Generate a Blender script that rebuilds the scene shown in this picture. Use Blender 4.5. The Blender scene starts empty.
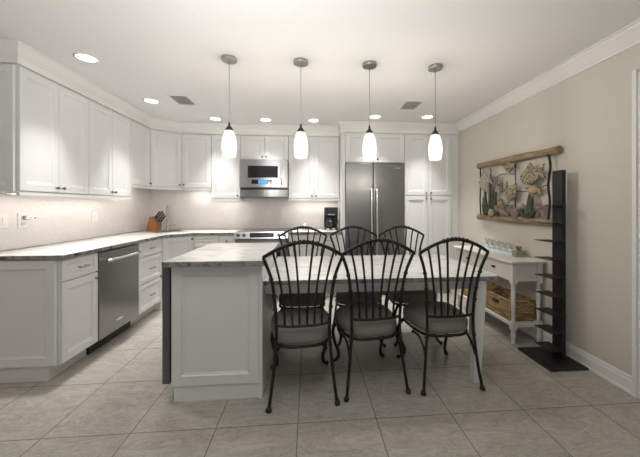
import bpy, bmesh, math, random
from mathutils import Vector, Matrix
random.seed(7)
scn = bpy.context.scene
COL = scn.collection
PI = math.pi
R = math.radians

# ------------------------------------------------------------------ camera
cam_d = bpy.data.cameras.new('camera'); cam = bpy.data.objects.new('camera', cam_d); COL.objects.link(cam)
cam.location = (0, 0, 1.27)
cam.rotation_euler = (R(90), 0, -math.atan(25.4 / 300))
cam_d.sensor_width = 36; cam_d.lens = 300 / 640 * 36
cam_d.shift_x = -14 / 640; cam_d.shift_y = (206 - 228.5) / 640
cam_d.clip_start = 0.05
scn.camera = cam

# ------------------------------------------------------------------ world, exposure, big lights
w = bpy.data.worlds.new('world'); scn.world = w; w.use_nodes = True
w.node_tree.nodes['Background'].inputs[0].default_value = (1.0, 0.99, 0.98, 1)
w.node_tree.nodes['Background'].inputs[1].default_value = 0.30
scn.view_settings.view_transform = 'Standard'
scn.view_settings.look = 'None'
scn.view_settings.gamma = 1
scn.view_settings.use_curve_mapping = False
scn.view_settings.exposure = 0.33
CAN_W, PEND_W, STRIP_W = 4.0, 9.0, 0.75
WARM = (1.0, 0.985, 0.965)
# added fill light, unseen above the frame, aimed up to bounce off the ceiling
fl = bpy.data.lights.new('ceiling_bounce_fill', 'AREA'); fl.shape = 'DISK'; fl.size = 0.5; fl.energy = 29; fl.color = (0.97, 0.985, 1.0); fl.spread = R(170)
flo = bpy.data.objects.new('ceiling_bounce_fill', fl); COL.objects.link(flo); flo.location = (-0.3, 0.45, 1.75); flo.rotation_euler = (R(180-25), 0, 0)

CEIL = 2.46
XL, XR, YB, YN = -2.40, 2.185, 4.77, -2.2      # room: left wall, right wall, back wall, open living side

# ------------------------------------------------------------------ materials
def pbr(name, col, rough=0.5, metal=0.0, spec=0.5, emit=None, es=0.0, trans=0.0):
    m = bpy.data.materials.new(name); m.use_nodes = True
    b = m.node_tree.nodes['Principled BSDF']
    b.inputs['Base Color'].default_value = (*col, 1); b.inputs['Roughness'].default_value = rough
    b.inputs['Metallic'].default_value = metal
    b.inputs['Specular IOR Level'].default_value = spec
    if emit: b.inputs['Emission Color'].default_value = (*emit, 1); b.inputs['Emission Strength'].default_value = es
    if trans: b.inputs['Transmission Weight'].default_value = trans
    return m, m.node_tree.nodes, m.node_tree.links, b

def noisy(name, c0, c1, scale=8, rough=0.5, metal=0.0, stretch=(1, 1, 1), detail=4, lo=0.3, hi=0.7, bump=0.0, spec=0.5, distort=0.0):
    m, n, l, b = pbr(name, c0, rough, metal, spec)
    tc = n.new('ShaderNodeTexCoord'); mp = n.new('ShaderNodeMapping'); mp.inputs['Scale'].default_value = stretch
    t = n.new('ShaderNodeTexNoise'); t.inputs['Scale'].default_value = scale; t.inputs['Detail'].default_value = detail
    t.inputs['Distortion'].default_value = distort
    cr = n.new('ShaderNodeValToRGB'); cr.color_ramp.elements[0].position = lo; cr.color_ramp.elements[1].position = hi
    cr.color_ramp.elements[0].color = (*c0, 1); cr.color_ramp.elements[1].color = (*c1, 1)
    l.new(tc.outputs['Object'], mp.inputs[0]); l.new(mp.outputs[0], t.inputs['Vector']); l.new(t.outputs['Fac'], cr.inputs[0])
    l.new(cr.outputs[0], b.inputs['Base Color'])
    if bump:
        bp = n.new('ShaderNodeBump'); bp.inputs['Strength'].default_value = bump; bp.inputs['Distance'].default_value = 0.004
        l.new(t.outputs['Fac'], bp.inputs['Height']); l.new(bp.outputs[0], b.inputs['Normal'])
    return m

M = {}
M['cab'] = noisy('cabinet_paint', (0.705, 0.705, 0.697), (0.725, 0.725, 0.717), 3, 0.38)
M['trim'] = noisy('trim_paint', (0.76, 0.745, 0.72), (0.79, 0.775, 0.75), 3, 0.4)
M['ceil'] = noisy('ceiling_paint', (0.77, 0.767, 0.757), (0.79, 0.787, 0.777), 40, 0.9)
M['beige'] = noisy('beige_wall_paint', (0.60, 0.555, 0.485), (0.615, 0.57, 0.50), 30, 0.85)
M['steel'] = noisy('brushed_steel', (0.27, 0.27, 0.27), (0.35, 0.35, 0.35), 6, 0.3, 1.0, (60, 60, 0.6), 3)
M['steel_h'] = noisy('satin_steel', (0.78, 0.78, 0.77), (0.84, 0.84, 0.83), 6, 0.24, 1.0, (1, 1, 40), 3)
M['steel_m'] = noisy('polished_steel', (0.40, 0.40, 0.40), (0.48, 0.48, 0.48), 6, 0.3, 1.0, (0.6, 60, 60), 3)
M['dksteel'] = noisy('dark_steel', (0.10, 0.105, 0.11), (0.13, 0.135, 0.14), 6, 0.4, 0.4, (40, 40, 1), 2)
M['nickel'] = noisy('dark_nickel', (0.16, 0.15, 0.14), (0.22, 0.21, 0.2), 20, 0.35, 0.9)
M['bnickel'] = noisy('brushed_nickel', (0.34, 0.33, 0.32), (0.42, 0.41, 0.4), 20, 0.38, 0.9)
M['bronze'] = noisy('dark_bronze', (0.03, 0.025, 0.02), (0.06, 0.05, 0.04), 20, 0.4, 0.6)
M['iron'] = noisy('black_wrought_iron', (0.008, 0.0075, 0.007), (0.014, 0.013, 0.012), 40, 0.5, 0.0, spec=0.35)
M['black'] = noisy('black_plastic', (0.012, 0.012, 0.012), (0.02, 0.02, 0.02), 20, 0.35)
M['blackmetal'] = noisy('black_powder_coat', (0.016, 0.0155, 0.015), (0.022, 0.021, 0.02), 30, 0.5, spec=0.35)
M['glassblk'] = noisy('black_glass', (0.012, 0.012, 0.013), (0.016, 0.016, 0.017), 3, 0.08)
M['cush'] = noisy('charcoal_seat_fabric', (0.19, 0.178, 0.162), (0.24, 0.226, 0.206), 260, 0.85, bump=0.15)
M['wood'] = noisy('warm_block_wood', (0.30, 0.115, 0.035), (0.42, 0.18, 0.06), 6, 0.45, 0, (8, 8, 1), 4)
M['drift'] = noisy('driftwood', (0.17, 0.115, 0.065), (0.38, 0.285, 0.185), 9, 0.8, 0, (6, 1, 6), 5, bump=0.4)
M['wicker_dk'] = noisy('wicker_slot_shade', (0.05, 0.028, 0.012), (0.10, 0.06, 0.03), 30, 0.8)
M['console'] = noisy('console_white_paint', (0.69, 0.665, 0.62), (0.73, 0.705, 0.66), 5, 0.45)
M['plate'] = noisy('outlet_plastic', (0.76, 0.74, 0.71), (0.78, 0.76, 0.73), 5, 0.4)
M['display'] = pbr('blue_display', (0.02, 0.1, 0.4), 0.3, emit=(0.06, 0.30, 0.85), es=1.0)[0]
M['lens'] = pbr('lamp_lens', (0.9, 0.9, 0.9), 0.5, emit=(1.0, 0.97, 0.92), es=6.0)[0]
M['ledstrip'] = pbr('led_strip_lens', (0.9, 0.9, 0.9), 0.5, emit=(1.0, 0.92, 0.85), es=2.0)[0]
M['pinkrock'] = noisy('pink_shell', (0.15, 0.10, 0.085), (0.33, 0.25, 0.215), 40, 0.7)
M['ochre'] = noisy('ochre_shell', (0.24, 0.17, 0.08), (0.48, 0.39, 0.22), 60, 0.6)
M['fish'] = noisy('speckled_fish_enamel', (0.10, 0.07, 0.04), (0.46, 0.38, 0.26), 60, 0.45, lo=0.4, hi=0.62)
M['pale'] = noisy('pale_shell', (0.20, 0.19, 0.14), (0.50, 0.46, 0.38), 45, 0.6)
M['weed'] = noisy('dark_green_enamel', (0.014, 0.026, 0.016), (0.06, 0.085, 0.05), 40, 0.5)
M['sprig'] = noisy('dry_green_sprig', (0.28, 0.33, 0.22), (0.42, 0.45, 0.32), 30, 0.8)
M['bluewhite'] = noisy('blue_white_glass', (0.62, 0.68, 0.74), (0.80, 0.83, 0.86), 20, 0.15)
M['mossy'] = noisy('mossy_planter', (0.22, 0.23, 0.14), (0.36, 0.36, 0.25), 40, 0.8)
M['clear'] = pbr('clear_glass', (0.95, 0.97, 0.97), 0.03, trans=0.95)[0]

def pendant_glass():
    m, n, l, b = pbr('swirled_milk_glass', (0.85, 0.84, 0.81), 0.25)
    tc = n.new('ShaderNodeTexCoord'); mp = n.new('ShaderNodeMapping'); mp.inputs['Rotation'].default_value = (0.5, 0.3, 0)
    wv = n.new('ShaderNodeTexWave'); wv.inputs['Scale'].default_value = 5; wv.inputs['Distortion'].default_value = 7; wv.inputs['Detail'].default_value = 2
    cr = n.new('ShaderNodeValToRGB'); cr.color_ramp.elements[0].color = (0.62, 0.60, 0.57, 1); cr.color_ramp.elements[1].color = (1, 0.985, 0.95, 1)
    cr.color_ramp.elements[0].position = 0.02; cr.color_ramp.elements[1].position = 0.3
    l.new(tc.outputs['Object'], mp.inputs[0]); l.new(mp.outputs[0], wv.inputs['Vector']); l.new(wv.outputs['Fac'], cr.inputs[0])
    l.new(cr.outputs[0], b.inputs['Emission Color']); b.inputs['Emission Strength'].default_value = 1.0
    b.inputs['Base Color'].default_value = (0.25, 0.25, 0.24, 1)
    tr = n.new('ShaderNodeBsdfTransparent'); tr.inputs[0].default_value = (1.0, 0.97, 0.92, 1)         # thin milk glass lets part of the bulb through
    mxs = n.new('ShaderNodeMixShader'); mxs.inputs[0].default_value = 0.72
    l.new(b.outputs[0], mxs.inputs[1]); l.new(tr.outputs[0], mxs.inputs[2]); l.new(mxs.outputs[0], n['Material Output'].inputs['Surface'])
    return m
M['pglass'] = pendant_glass()

def floor_mat():
    m, n, l, b = pbr('taupe_porcelain_tile', (0.3, 0.28, 0.25), 0.27)
    tc = n.new('ShaderNodeTexCoord')
    br = n.new('ShaderNodeTexBrick'); br.offset = 0; br.squash = 1
    br.inputs['Scale'].default_value = 1; br.inputs['Brick Width'].default_value = 0.4645; br.inputs['Row Height'].default_value = 0.515
    br.inputs['Mortar Size'].default_value = 0.0028; br.inputs['Mortar Smooth'].default_value = 0.2; br.inputs['Bias'].default_value = 0
    br.inputs['Color1'].default_value = (0.0, 0.0, 0.0, 1); br.inputs['Color2'].default_value = (1, 1, 1, 1); br.inputs['Mortar'].default_value = (0.5, 0.5, 0.5, 1)
    mp = n.new('ShaderNodeMapping'); mp.inputs['Location'].default_value = (0.991 + 0.4645 * 20, -1.765 + 0.515 * 20, 0)
    l.new(tc.outputs['Object'], mp.inputs[0]); l.new(mp.outputs[0], br.inputs['Vector'])
    # each tile shifts the stone pattern
    ad = n.new('ShaderNodeVectorMath'); ad.operation = 'MULTIPLY_ADD'; ad.inputs[1].default_value = (7, 5, 3)
    l.new(br.outputs['Color'], ad.inputs[0]); l.new(tc.outputs['Object'], ad.inputs[2])
    rot = n.new('ShaderNodeMapping'); rot.inputs['Rotation'].default_value = (0, 0, R(35)); rot.inputs['Scale'].default_value = (1.0, 2.6, 1)
    l.new(ad.outputs[0], rot.inputs[0])
    n1 = n.new('ShaderNodeTexNoise'); n1.inputs['Scale'].default_value = 2.6; n1.inputs['Detail'].default_value = 9; n1.inputs['Roughness'].default_value = 1.1; n1.inputs['Distortion'].default_value = 1.2
    n2 = n.new('ShaderNodeTexNoise'); n2.inputs['Scale'].default_value = 3.2; n2.inputs['Detail'].default_value = 6; n2.inputs['Distortion'].default_value = 2.5
    l.new(rot.outputs[0], n1.inputs['Vector']); l.new(rot.outputs[0], n2.inputs['Vector'])
    c1 = n.new('ShaderNodeValToRGB'); e = c1.color_ramp.elements
    e[0].position = 0.34; e[0].color = (0.20, 0.180, 0.156, 1); e[1].position = 0.66; e[1].color = (0.545, 0.505, 0.448, 1)
    l.new(n1.outputs['Fac'], c1.inputs[0])
    c2 = n.new('ShaderNodeValToRGB'); e = c2.color_ramp.elements                     # thin pale veins
    e[0].position = 0.475; e[0].color = (0, 0, 0, 1); e[1].position = 0.50; e[1].color = (1, 1, 1, 1)
    x = e.new(0.525); x.color = (0, 0, 0, 1)
    l.new(n2.outputs['Fac'], c2.inputs[0])
    mx = n.new('ShaderNodeMixRGB'); mx.inputs['Color2'].default_value = (0.50, 0.475, 0.43, 1)
    ml = n.new('ShaderNodeMath'); ml.operation = 'MULTIPLY'; ml.inputs[1].default_value = 0.42
    l.new(c2.outputs[0], ml.inputs[0]); l.new(ml.outputs[0], mx.inputs['Fac']); l.new(c1.outputs[0], mx.inputs['Color1'])
    gx = n.new('ShaderNodeMixRGB'); gx.inputs['Color2'].default_value = (0.15, 0.14, 0.12, 1)
    l.new(br.outputs['Fac'], gx.inputs['Fac']); l.new(mx.outputs[0], gx.inputs['Color1'])
    l.new(gx.outputs[0], b.inputs['Base Color'])
    bp = n.new('ShaderNodeBump'); bp.invert = True; bp.inputs['Strength'].default_value = 0.4; bp.inputs['Distance'].default_value = 0.002
    l.new(br.outputs['Fac'], bp.inputs['Height']); l.new(bp.outputs[0], b.inputs['Normal'])
    return m
M['floor'] = floor_mat()

def splash_mat():
    m, n, l, b = pbr('small_cream_tile', (0.7, 0.65, 0.6), 0.35)
    tc = n.new('ShaderNodeTexCoord')
    sp = n.new('ShaderNodeSeparateXYZ'); l.new(tc.outputs['Object'], sp.inputs[0])
    s = n.new('ShaderNodeMath'); s.operation = 'ADD'; l.new(sp.outputs[0], s.inputs[0]); l.new(sp.outputs[1], s.inputs[1])
    cb = n.new('ShaderNodeCombineXYZ'); l.new(s.outputs[0], cb.inputs[0]); l.new(sp.outputs[2], cb.inputs[1])
    mp = n.new('ShaderNodeMapping'); mp.inputs['Rotation'].default_value = (0, 0, R(45)); l.new(cb.outputs[0], mp.inputs[0])
    br = n.new('ShaderNodeTexBrick'); br.offset = 0.5; br.inputs['Scale'].default_value = 1
    br.inputs['Brick Width'].default_value = 0.075; br.inputs['Row Height'].default_value = 0.026; br.inputs['Mortar Size'].default_value = 0.0016
    br.inputs['Color1'].default_value = (0.70, 0.66, 0.63, 1); br.inputs['Color2'].default_value = (0.74, 0.70, 0.67, 1); br.inputs['Mortar'].default_value = (0.655, 0.615, 0.585, 1)
    l.new(mp.outputs[0], br.inputs['Vector']); l.new(br.outputs['Color'], b.inputs['Base Color'])
    return m
M['splash'] = splash_mat()

def stone(name, dark, light, streak):
    m, n, l, b = pbr(name, light, 0.16)
    tc = n.new('ShaderNodeTexCoord'); mp = n.new('ShaderNodeMapping'); mp.inputs['Scale'].default_value = streak; mp.inputs['Rotation'].default_value = (0, 0, R(8))
    t = n.new('ShaderNodeTexNoise'); t.inputs['Scale'].default_value = 4; t.inputs['Detail'].default_value = 9; t.inputs['Roughness'].default_value = 0.65; t.inputs['Distortion'].default_value = 0.8
    l.new(tc.outputs['Object'], mp.inputs[0]); l.new(mp.outputs[0], t.inputs['Vector'])
    cr = n.new('ShaderNodeValToRGB'); cr.color_ramp.elements[0].position = 0.36; cr.color_ramp.elements[1].position = 0.52
    cr.color_ramp.elements[0].color = (*dark, 1); cr.color_ramp.elements[1].color = (*light, 1)
    l.new(t.outputs['Fac'], cr.inputs[0]); l.new(cr.outputs[0], b.inputs['Base Color'])
    return m
M['stone'] = stone('pale_streaked_stone', (0.47, 0.465, 0.46), (0.72, 0.715, 0.705), (1.2, 7, 1))
M['edge'] = stone('mottled_shaded_stone_edge', (0.04, 0.038, 0.035), (0.27, 0.26, 0.25), (3, 3, 5))  # mottled stone, its colour darkened to paint in shade on the slab edges

def wicker():
    m, n, l, b = pbr('woven_seagrass', (0.3, 0.18, 0.08), 0.75)
    tc = n.new('ShaderNodeTexCoord')
    sp = n.new('ShaderNodeSeparateXYZ'); l.new(tc.outputs['Object'], sp.inputs[0])
    s = n.new('ShaderNodeMath'); s.operation = 'ADD'; l.new(sp.outputs[0], s.inputs[0]); l.new(sp.outputs[1], s.inputs[1])
    cb = n.new('ShaderNodeCombineXYZ'); l.new(s.outputs[0], cb.inputs[0]); l.new(sp.outputs[2], cb.inputs[1])
    br = n.new('ShaderNodeTexBrick'); br.inputs['Scale'].default_value = 1; br.inputs['Brick Width'].default_value = 0.05; br.inputs['Row Height'].default_value = 0.018
    br.inputs['Mortar Size'].default_value = 0.003; br.inputs['Mortar Smooth'].default_value = 0.6
    br.inputs['Color1'].default_value = (0.30, 0.18, 0.08, 1); br.inputs['Color2'].default_value = (0.66, 0.45, 0.23, 1); br.inputs['Mortar'].default_value = (0.07, 0.04, 0.015, 1)
    ns = n.new('ShaderNodeTexNoise'); ns.inputs['Scale'].default_value = 14
    vm = n.new('ShaderNodeVectorMath'); vm.operation = 'MULTIPLY_ADD'; vm.inputs[1].default_value = (0.02, 0.02, 0.02)
    l.new(tc.outputs['Object'], ns.inputs['Vector']); l.new(ns.outputs['Color'], vm.inputs[0]); l.new(cb.outputs[0], vm.inputs[2])
    l.new(vm.outputs[0], br.inputs['Vector']); l.new(br.outputs['Color'], b.inputs['Base Color'])
    bp = n.new('ShaderNodeBump'); bp.invert = True; bp.inputs['Strength'].default_value = 0.8; bp.inputs['Distance'].default_value = 0.006
    l.new(br.outputs['Fac'], bp.inputs['Height']); l.new(bp.outputs[0], b.inputs['Normal'])
    return m
M['wicker'] = wicker()

# ------------------------------------------------------------------ mesh helpers
def box(bm, x0, x1, y0, y1, z0, z1, bevel=0.0, seg=1):
    r = bmesh.ops.create_cube(bm, size=1, matrix=Matrix.Translation(((x0+x1)/2, (y0+y1)/2, (z0+z1)/2)) @ Matrix.Diagonal((x1-x0, y1-y0, z1-z0, 1)))
    if bevel:
        es = {e for v in r['verts'] for e in v.link_edges}
        bmesh.ops.bevel(bm, geom=list(es), offset=bevel, segments=seg, affect='EDGES', profile=0.5)
    return bm

def smooth_pts(pts, k=6):
    P = [Vector(p) for p in pts]
    if len(P) < 3: return P
    out = []
    Q = [2*P[0]-P[1]] + P + [2*P[-1]-P[-2]]
    for i in range(1, len(Q)-2):
        a, b, c, d = Q[i-1:i+3]
        for j in range(k):
            t = j/k
            out.append(0.5*((2*b)+(c-a)*t+(2*a-5*b+4*c-d)*t*t+(3*b-a-3*c+d)*t**3))
    out.append(P[-1]); return out

def tube(bm, pts, r, sides=8, smooth=0, closed=False):
    P = smooth_pts(pts, smooth) if smooth else [Vector(p) for p in pts]
    n = len(P); rings = []
    rad = r if callable(r) else (lambda t: r)
    up = None
    for i, p in enumerate(P):
        if closed: d = P[(i+1) % n] - P[i-1]
        else: d = P[min(i+1, n-1)] - P[max(i-1, 0)]
        d.normalize()
        if up is None:
            up = Vector((0, 0, 1)) if abs(d.z) < 0.9 else Vector((1, 0, 0))
        a = d.cross(up); a.normalize(); up = a.cross(d); up.normalize()
        rr = rad(i/max(n-1, 1))
        rings.append([bm.verts.new(p + (a*math.cos(2*PI*k/sides) + up*math.sin(2*PI*k/sides))*rr) for k in range(sides)])
    m = n if closed else n-1
    for i in range(m):
        A, B = rings[i], rings[(i+1) % n]
        for k in range(sides):
            f = bm.faces.new((A[k], A[(k+1) % sides], B[(k+1) % sides], B[k])); f.smooth = True
    if not closed:
        bm.faces.new(rings[0][::-1]); bm.faces.new(rings[-1])
    return bm

def lathe(bm, prof, seg=24, c=(0, 0, 0), smooth=True, cap=True):
    rings = []
    for (r, z) in prof:
        rings.append([bm.verts.new((c[0]+r*math.cos(2*PI*k/seg), c[1]+r*math.sin(2*PI*k/seg), c[2]+z)) for k in range(seg)])
    for A, B in zip(rings, rings[1:]):
        for k in range(seg):
            f = bm.faces.new((A[k], A[(k+1) % seg], B[(k+1) % seg], B[k])); f.smooth = smooth
    if cap:
        bm.faces.new(rings[0][::-1]); bm.faces.new(rings[-1])
    return bm

def ball(bm, c, r, sx=1, sy=1, sz=1, rot=None, u=14, v=9):
    mat = Matrix.Translation(c) @ (rot if rot else Matrix.Identity(4)) @ Matrix.Diagonal((sx, sy, sz, 1))
    x = bmesh.ops.create_uvsphere(bm, u_segments=u, v_segments=v, radius=r, matrix=mat)
    for vv in x['verts']:
        for f in vv.link_faces: f.smooth = True
    return bm

def prism(bm, outer, z0, z1, hole=None):
    loops = [outer] + ([hole] if hole else [])
    es = []
    for L in loops:
        vs = [bm.verts.new((x, y, z0)) for x, y in L]
        es += [bm.edges.new((vs[i], vs[(i+1) % len(vs)])) for i in range(len(vs))]
    g = bmesh.ops.triangle_fill(bm, use_beauty=True, use_dissolve=False, edges=es)
    fs = [f for f in g['geom'] if isinstance(f, bmesh.types.BMFace)]
    ex = bmesh.ops.extrude_face_region(bm, geom=fs)
    bmesh.ops.translate(bm, vec=(0, 0, z1-z0), verts=[v for v in ex['geom'] if isinstance(v, bmesh.types.BMVert)])
    bmesh.ops.recalc_face_normals(bm, faces=bm.faces[:])
    return bm

def sweep(bm, path, prof, closed_prof=True):
    """prof = [(outward offset, z)], outward is to the right-hand side of the travelling direction; mitred corners"""
    P = [Vector((x, y)) for x, y in path]; n = len(P); rings = []
    for i in range(n):
        d0 = (P[i]-P[i-1]).normalized() if i else (P[1]-P[0]).normalized()
        d1 = (P[i+1]-P[i]).normalized() if i < n-1 else d0
        n0, n1 = Vector((d0.y, -d0.x)), Vector((d1.y, -d1.x))
        mit = (n0+n1); mit = mit / (1 + n0.dot(n1))
        rings.append([bm.verts.new((P[i].x+mit.x*o, P[i].y+mit.y*o, z)) for o, z in prof])
    k = len(prof)
    for A, B in zip(rings, rings[1:]):
        for j in range(k):
            bm.faces.new((A[j], A[(j+1) % k], B[(j+1) % k], B[j]))
    bm.faces.new(rings[0][::-1]); bm.faces.new(rings[-1])
    bmesh.ops.recalc_face_normals(bm, faces=bm.faces[:])
    return bm

def link(name, bm, mat, parent=None, loc=None, rot=None):
    me = bpy.data.meshes.new(name); bm.to_mesh(me); bm.free()
    me.materials.append(M[mat] if isinstance(mat, str) else mat)
    o = bpy.data.objects.new(name, me); COL.objects.link(o)
    if parent: o.parent = parent
    if loc: o.location = loc
    if rot: o.rotation_euler = rot
    return o
def NB(): return bmesh.new()

def tag(o, label, cat, group=None):
    o['label'] = label; o['category'] = cat
    if group: o['group'] = group
    return o
def thing(name, label, cat, loc=(0, 0, 0), rz=0, group=None):
    o = bpy.data.objects.new(name, None); o.empty_display_size = 0.1; COL.objects.link(o)
    o.location = loc; o.rotation_euler = (0, 0, rz)
    return tag(o, label, cat, group)
def struct(name, bm, mat, parent=None):
    o = link(name, bm, mat, parent)
    if not parent: o['kind'] = 'structure'
    return o
def dup(root, loc, rz=None, label=None):
    r = root.copy(); COL.objects.link(r); r.location = loc
    if rz is not None: r.rotation_euler = (0, 0, rz)
    if label: r['label'] = label
    for ch in list(root.children):
        c = ch.copy(); COL.objects.link(c); c.parent = r
        for g in list(ch.children):
            d = g.copy(); COL.objects.link(d); d.parent = c
    return r

# ------------------------------------------------------------------ room shell
b = NB(); box(b, XL-0.12, XR+0.12, YN, YB+0.12, -0.06, 0); struct('floor', b, 'floor')
b = NB(); box(b, XL-0.12, XR+0.12, YN, YB+0.12, CEIL, CEIL+0.06); struct('ceiling', b, 'ceil')
b = NB(); box(b, XL-0.12, XL, YN, YB, 0, CEIL); wl = struct('wall_left', b, 'beige')
b = NB(); box(b, XL, XL+0.01, 1.9, YB-0.01, 0.92, 1.6); link('backsplash', b, 'splash', wl)
b = NB(); box(b, XL-0.12, XR+0.12, YB, YB+0.12, 0, CEIL); wb = struct('wall_back', b, 'beige')
b = NB(); box(b, XL+0.01, 0.46, YB-0.01, YB, 0.92, 1.6); link('backsplash', b, 'splash', wb)
DY0, DY1, DZ = 0.86, 1.745, 2.08                                   # doorway in the right wall
b = NB(); box(b, XR, XR+0.12, DY1, YB, 0, CEIL); box(b, XR, XR+0.12, YN, DY0, 0, CEIL); box(b, XR, XR+0.12, DY0, DY1, DZ, CEIL)
struct('wall_right', b, 'beige')
d1 = NB(); box(d1, XR+0.05, XR+0.09, DY0+0.025, DY1-0.025, 0.01, DZ-0.025, 0.003); d1 = struct('door_1', d1, 'trim')
b = NB()
box(b, XR, XR+0.12, DY1-0.02, DY1-0.001, 0, DZ-0.001); box(b, XR, XR+0.12, DY0+0.001, DY0+0.02, 0, DZ-0.001); box(b, XR, XR+0.12, DY0+0.02, DY1-0.02, DZ-0.02, DZ-0.001)
link('door_jamb', b, 'trim', d1)
b = NB()
def casing_leg(y_in, s):
    for t0, t1, th in ((0.0, 0.022, 0.020), (0.022, 0.07, 0.014), (0.07, 0.095, 0.026)):
        ya, yb = y_in+s*t0, y_in+s*t1
        box(b, XR-th, XR-0.001, min(ya, yb), max(ya, yb), 0, DZ+t1)
casing_leg(DY1-0.005, 1); casing_leg(DY0+0.005, -1)
for t0, t1, th in ((0.0, 0.022, 0.020), (0.022, 0.07, 0.014), (0.07, 0.095, 0.026)):
    box(b, XR-th, XR-0.001, DY0+0.005, DY1-0.005, DZ+t0, DZ+t1)
link('door_casing', b, 'trim', d1)
# baseboard on the right wall with a stepped top
bbp = [(0.001, 0.0), (0.022, 0.0), (0.022, 0.018), (0.015, 0.022), (0.015, 0.085), (0.010, 0.093), (0.010, 0.104), (0.004, 0.118), (0.001, 0.118)]
b = NB(); sweep(b, [(XR, 4.17), (XR, DY1+0.092)], bbp); struct('baseboard_right', b, 'trim')
# crown on the right wall
crp = [(0.001, CEIL-0.115), (0.012, CEIL-0.115), (0.016, CEIL-0.10), (0.03, CEIL-0.085), (0.06, CEIL-0.045), (0.078, CEIL-0.03), (0.082, CEIL-0.014), (0.095, CEIL-0.012), (0.095, CEIL-0.001), (0.001, CEIL-0.001)]
b = NB(); sweep(b, [(XR, 4.17), (XR, YN)], crp); struct('trim_1', b, 'trim')

# ------------------------------------------------------------------ cabinet pieces
TD = 0.02
def shaker(x0, x1, z0, z1, rail=0.062, depth=0.012):
    bm = NB()
    y = -TD
    def ring(m, yy): return [bm.verts.new(p) for p in ((x0+m, yy, z0+m), (x1-m, yy, z0+m), (x1-m, yy, z1-m), (x0+m, yy, z1-m))]
    back = ring(0, -0.001); a0 = ring(0, y+0.002); a = ring(0.002, y); r1 = ring(rail, y); r2 = ring(rail+0.006, y+depth*0.7); r3 = ring(rail+0.012, y+depth*0.7); r4 = ring(rail+0.016, y+depth)
    seq = [back, a0, a, r1, r2, r3, r4]
    for A, B in zip(seq, seq[1:]):
        for k in range(4): bm.faces.new((A[k], A[(k+1) % 4], B[(k+1) % 4], B[k]))
    bm.faces.new(r4); bm.faces.new(back[::-1])
    bmesh.ops.recalc_face_normals(bm, faces=bm.faces[:])
    return bm
def knob_bm(x, z):
    bm = NB()
    prof = [(0.006, 0.0), (0.005, 0.008), (0.005, 0.014), (0.013, 0.018), (0.014, 0.024), (0.009, 0.029)]
    lathe(bm, prof, 10)
    bmesh.ops.rotate(bm, verts=bm.verts[:], cent=(0, 0, 0), matrix=Matrix.Rotation(R(90), 3, 'X'))
    bmesh.ops.translate(bm, verts=bm.verts[:], vec=(x, -TD, z)); return bm
def pull_bm(x, z, L=0.11):
    bm = NB()
    tube(bm, [(x-L/2, -TD-0.028, z-0.002), (x-L/4, -TD-0.033, z), (x+L/4, -TD-0.033, z), (x+L/2, -TD-0.028, z-0.002)], 0.0055, 8, 4)
    for s in (-1, 1): tube(bm, [(x+s*L*0.32, -TD, z), (x+s*L*0.32, -TD-0.03, z)], 0.005, 8)
    return bm
def cabinet(name, label, cat, loc, rz, width, z0, z1, depth, fronts, group=None, toe=0.0, poly=None, skip_top=0.0):
    """local frame: x to the right seen from the front, y into the cabinet; fronts=(kind,x0,x1,z0,z1,hardware)"""
    t = thing(name, label, cat, loc, rz, group)
    bm = NB()
    if poly: prism(bm, poly, z0, z1)
    else:
        box(bm, 0.0008, width-0.0008, 0, depth, z0+toe, z1)
        if toe: box(bm, 0.001, width-0.001, 0.075, depth, z0, z0+toe)
    link('cabinet_body', bm, 'cab', t)
    for kind, x0, x1, za, zb, hw in fronts:
        g = 0.0028
        d = link(kind, shaker(x0+g, x1-g, za+g, zb-g, 0.057 if kind == 'door' else min(0.042, (zb-za)*0.24)), 'cab', t)
        if hw:
            if hw[0] == 'k': link('knob', knob_bm(hw[1], hw[2]), 'nickel', d)
            else: link('pull_handle', pull_bm((x0+x1)/2, (za+zb)/2 if len(hw) < 2 else hw[1]), 'bnickel', d)
    return t
def along_left(y): return (FL, y, 0)

# ---- left run: uppers
UT, UBOT, USH = 2.31, 1.375, 1.525
WU = -2.11                    # door plane of left uppers
GU = 'white upper cabinets on the left wall'
def left_upper(y0, y1, zb, n, label, kn):
    W = y1-y0; fr = []
    if n == 2:
        fr = [('door', 0, W/2, zb+0.006, UT-0.012, ('k', W/2-0.03, zb+0.045)), ('door', W/2, W, zb+0.006, UT-0.012, ('k', W/2+0.03, zb+0.045))]
    else: fr = [('door', 0, W, zb+0.006, UT-0.012, ('k', kn, zb+0.045))]
    return cabinet('wall_cabinet', label, 'cabinet', (WU-TD, y0, 0), R(90), W, zb, UT, abs(XL-(WU-TD))-0.012, fr, GU)
c = left_upper(2.385, 3.082, UBOT, 2, 'white two-door upper cabinet nearest the camera on the left wall', 0)
# decorated end panel facing the camera
bm = shaker(-0.27, -0.004, UBOT+0.002, UT-0.012, 0.05)
link('end_panel', bm, 'cab', c, loc=(-0.001, 0.001, 0), rot=(0, 0, R(-90)))
left_upper(3.084, 3.778, UBOT, 2, 'white two-door upper cabinet further along the left wall, beside the short one', 0)
left_upper(3.780, 4.215, USH, 1, 'short single-door white upper cabinet on the left wall by the corner', 0.435-0.035)
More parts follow.
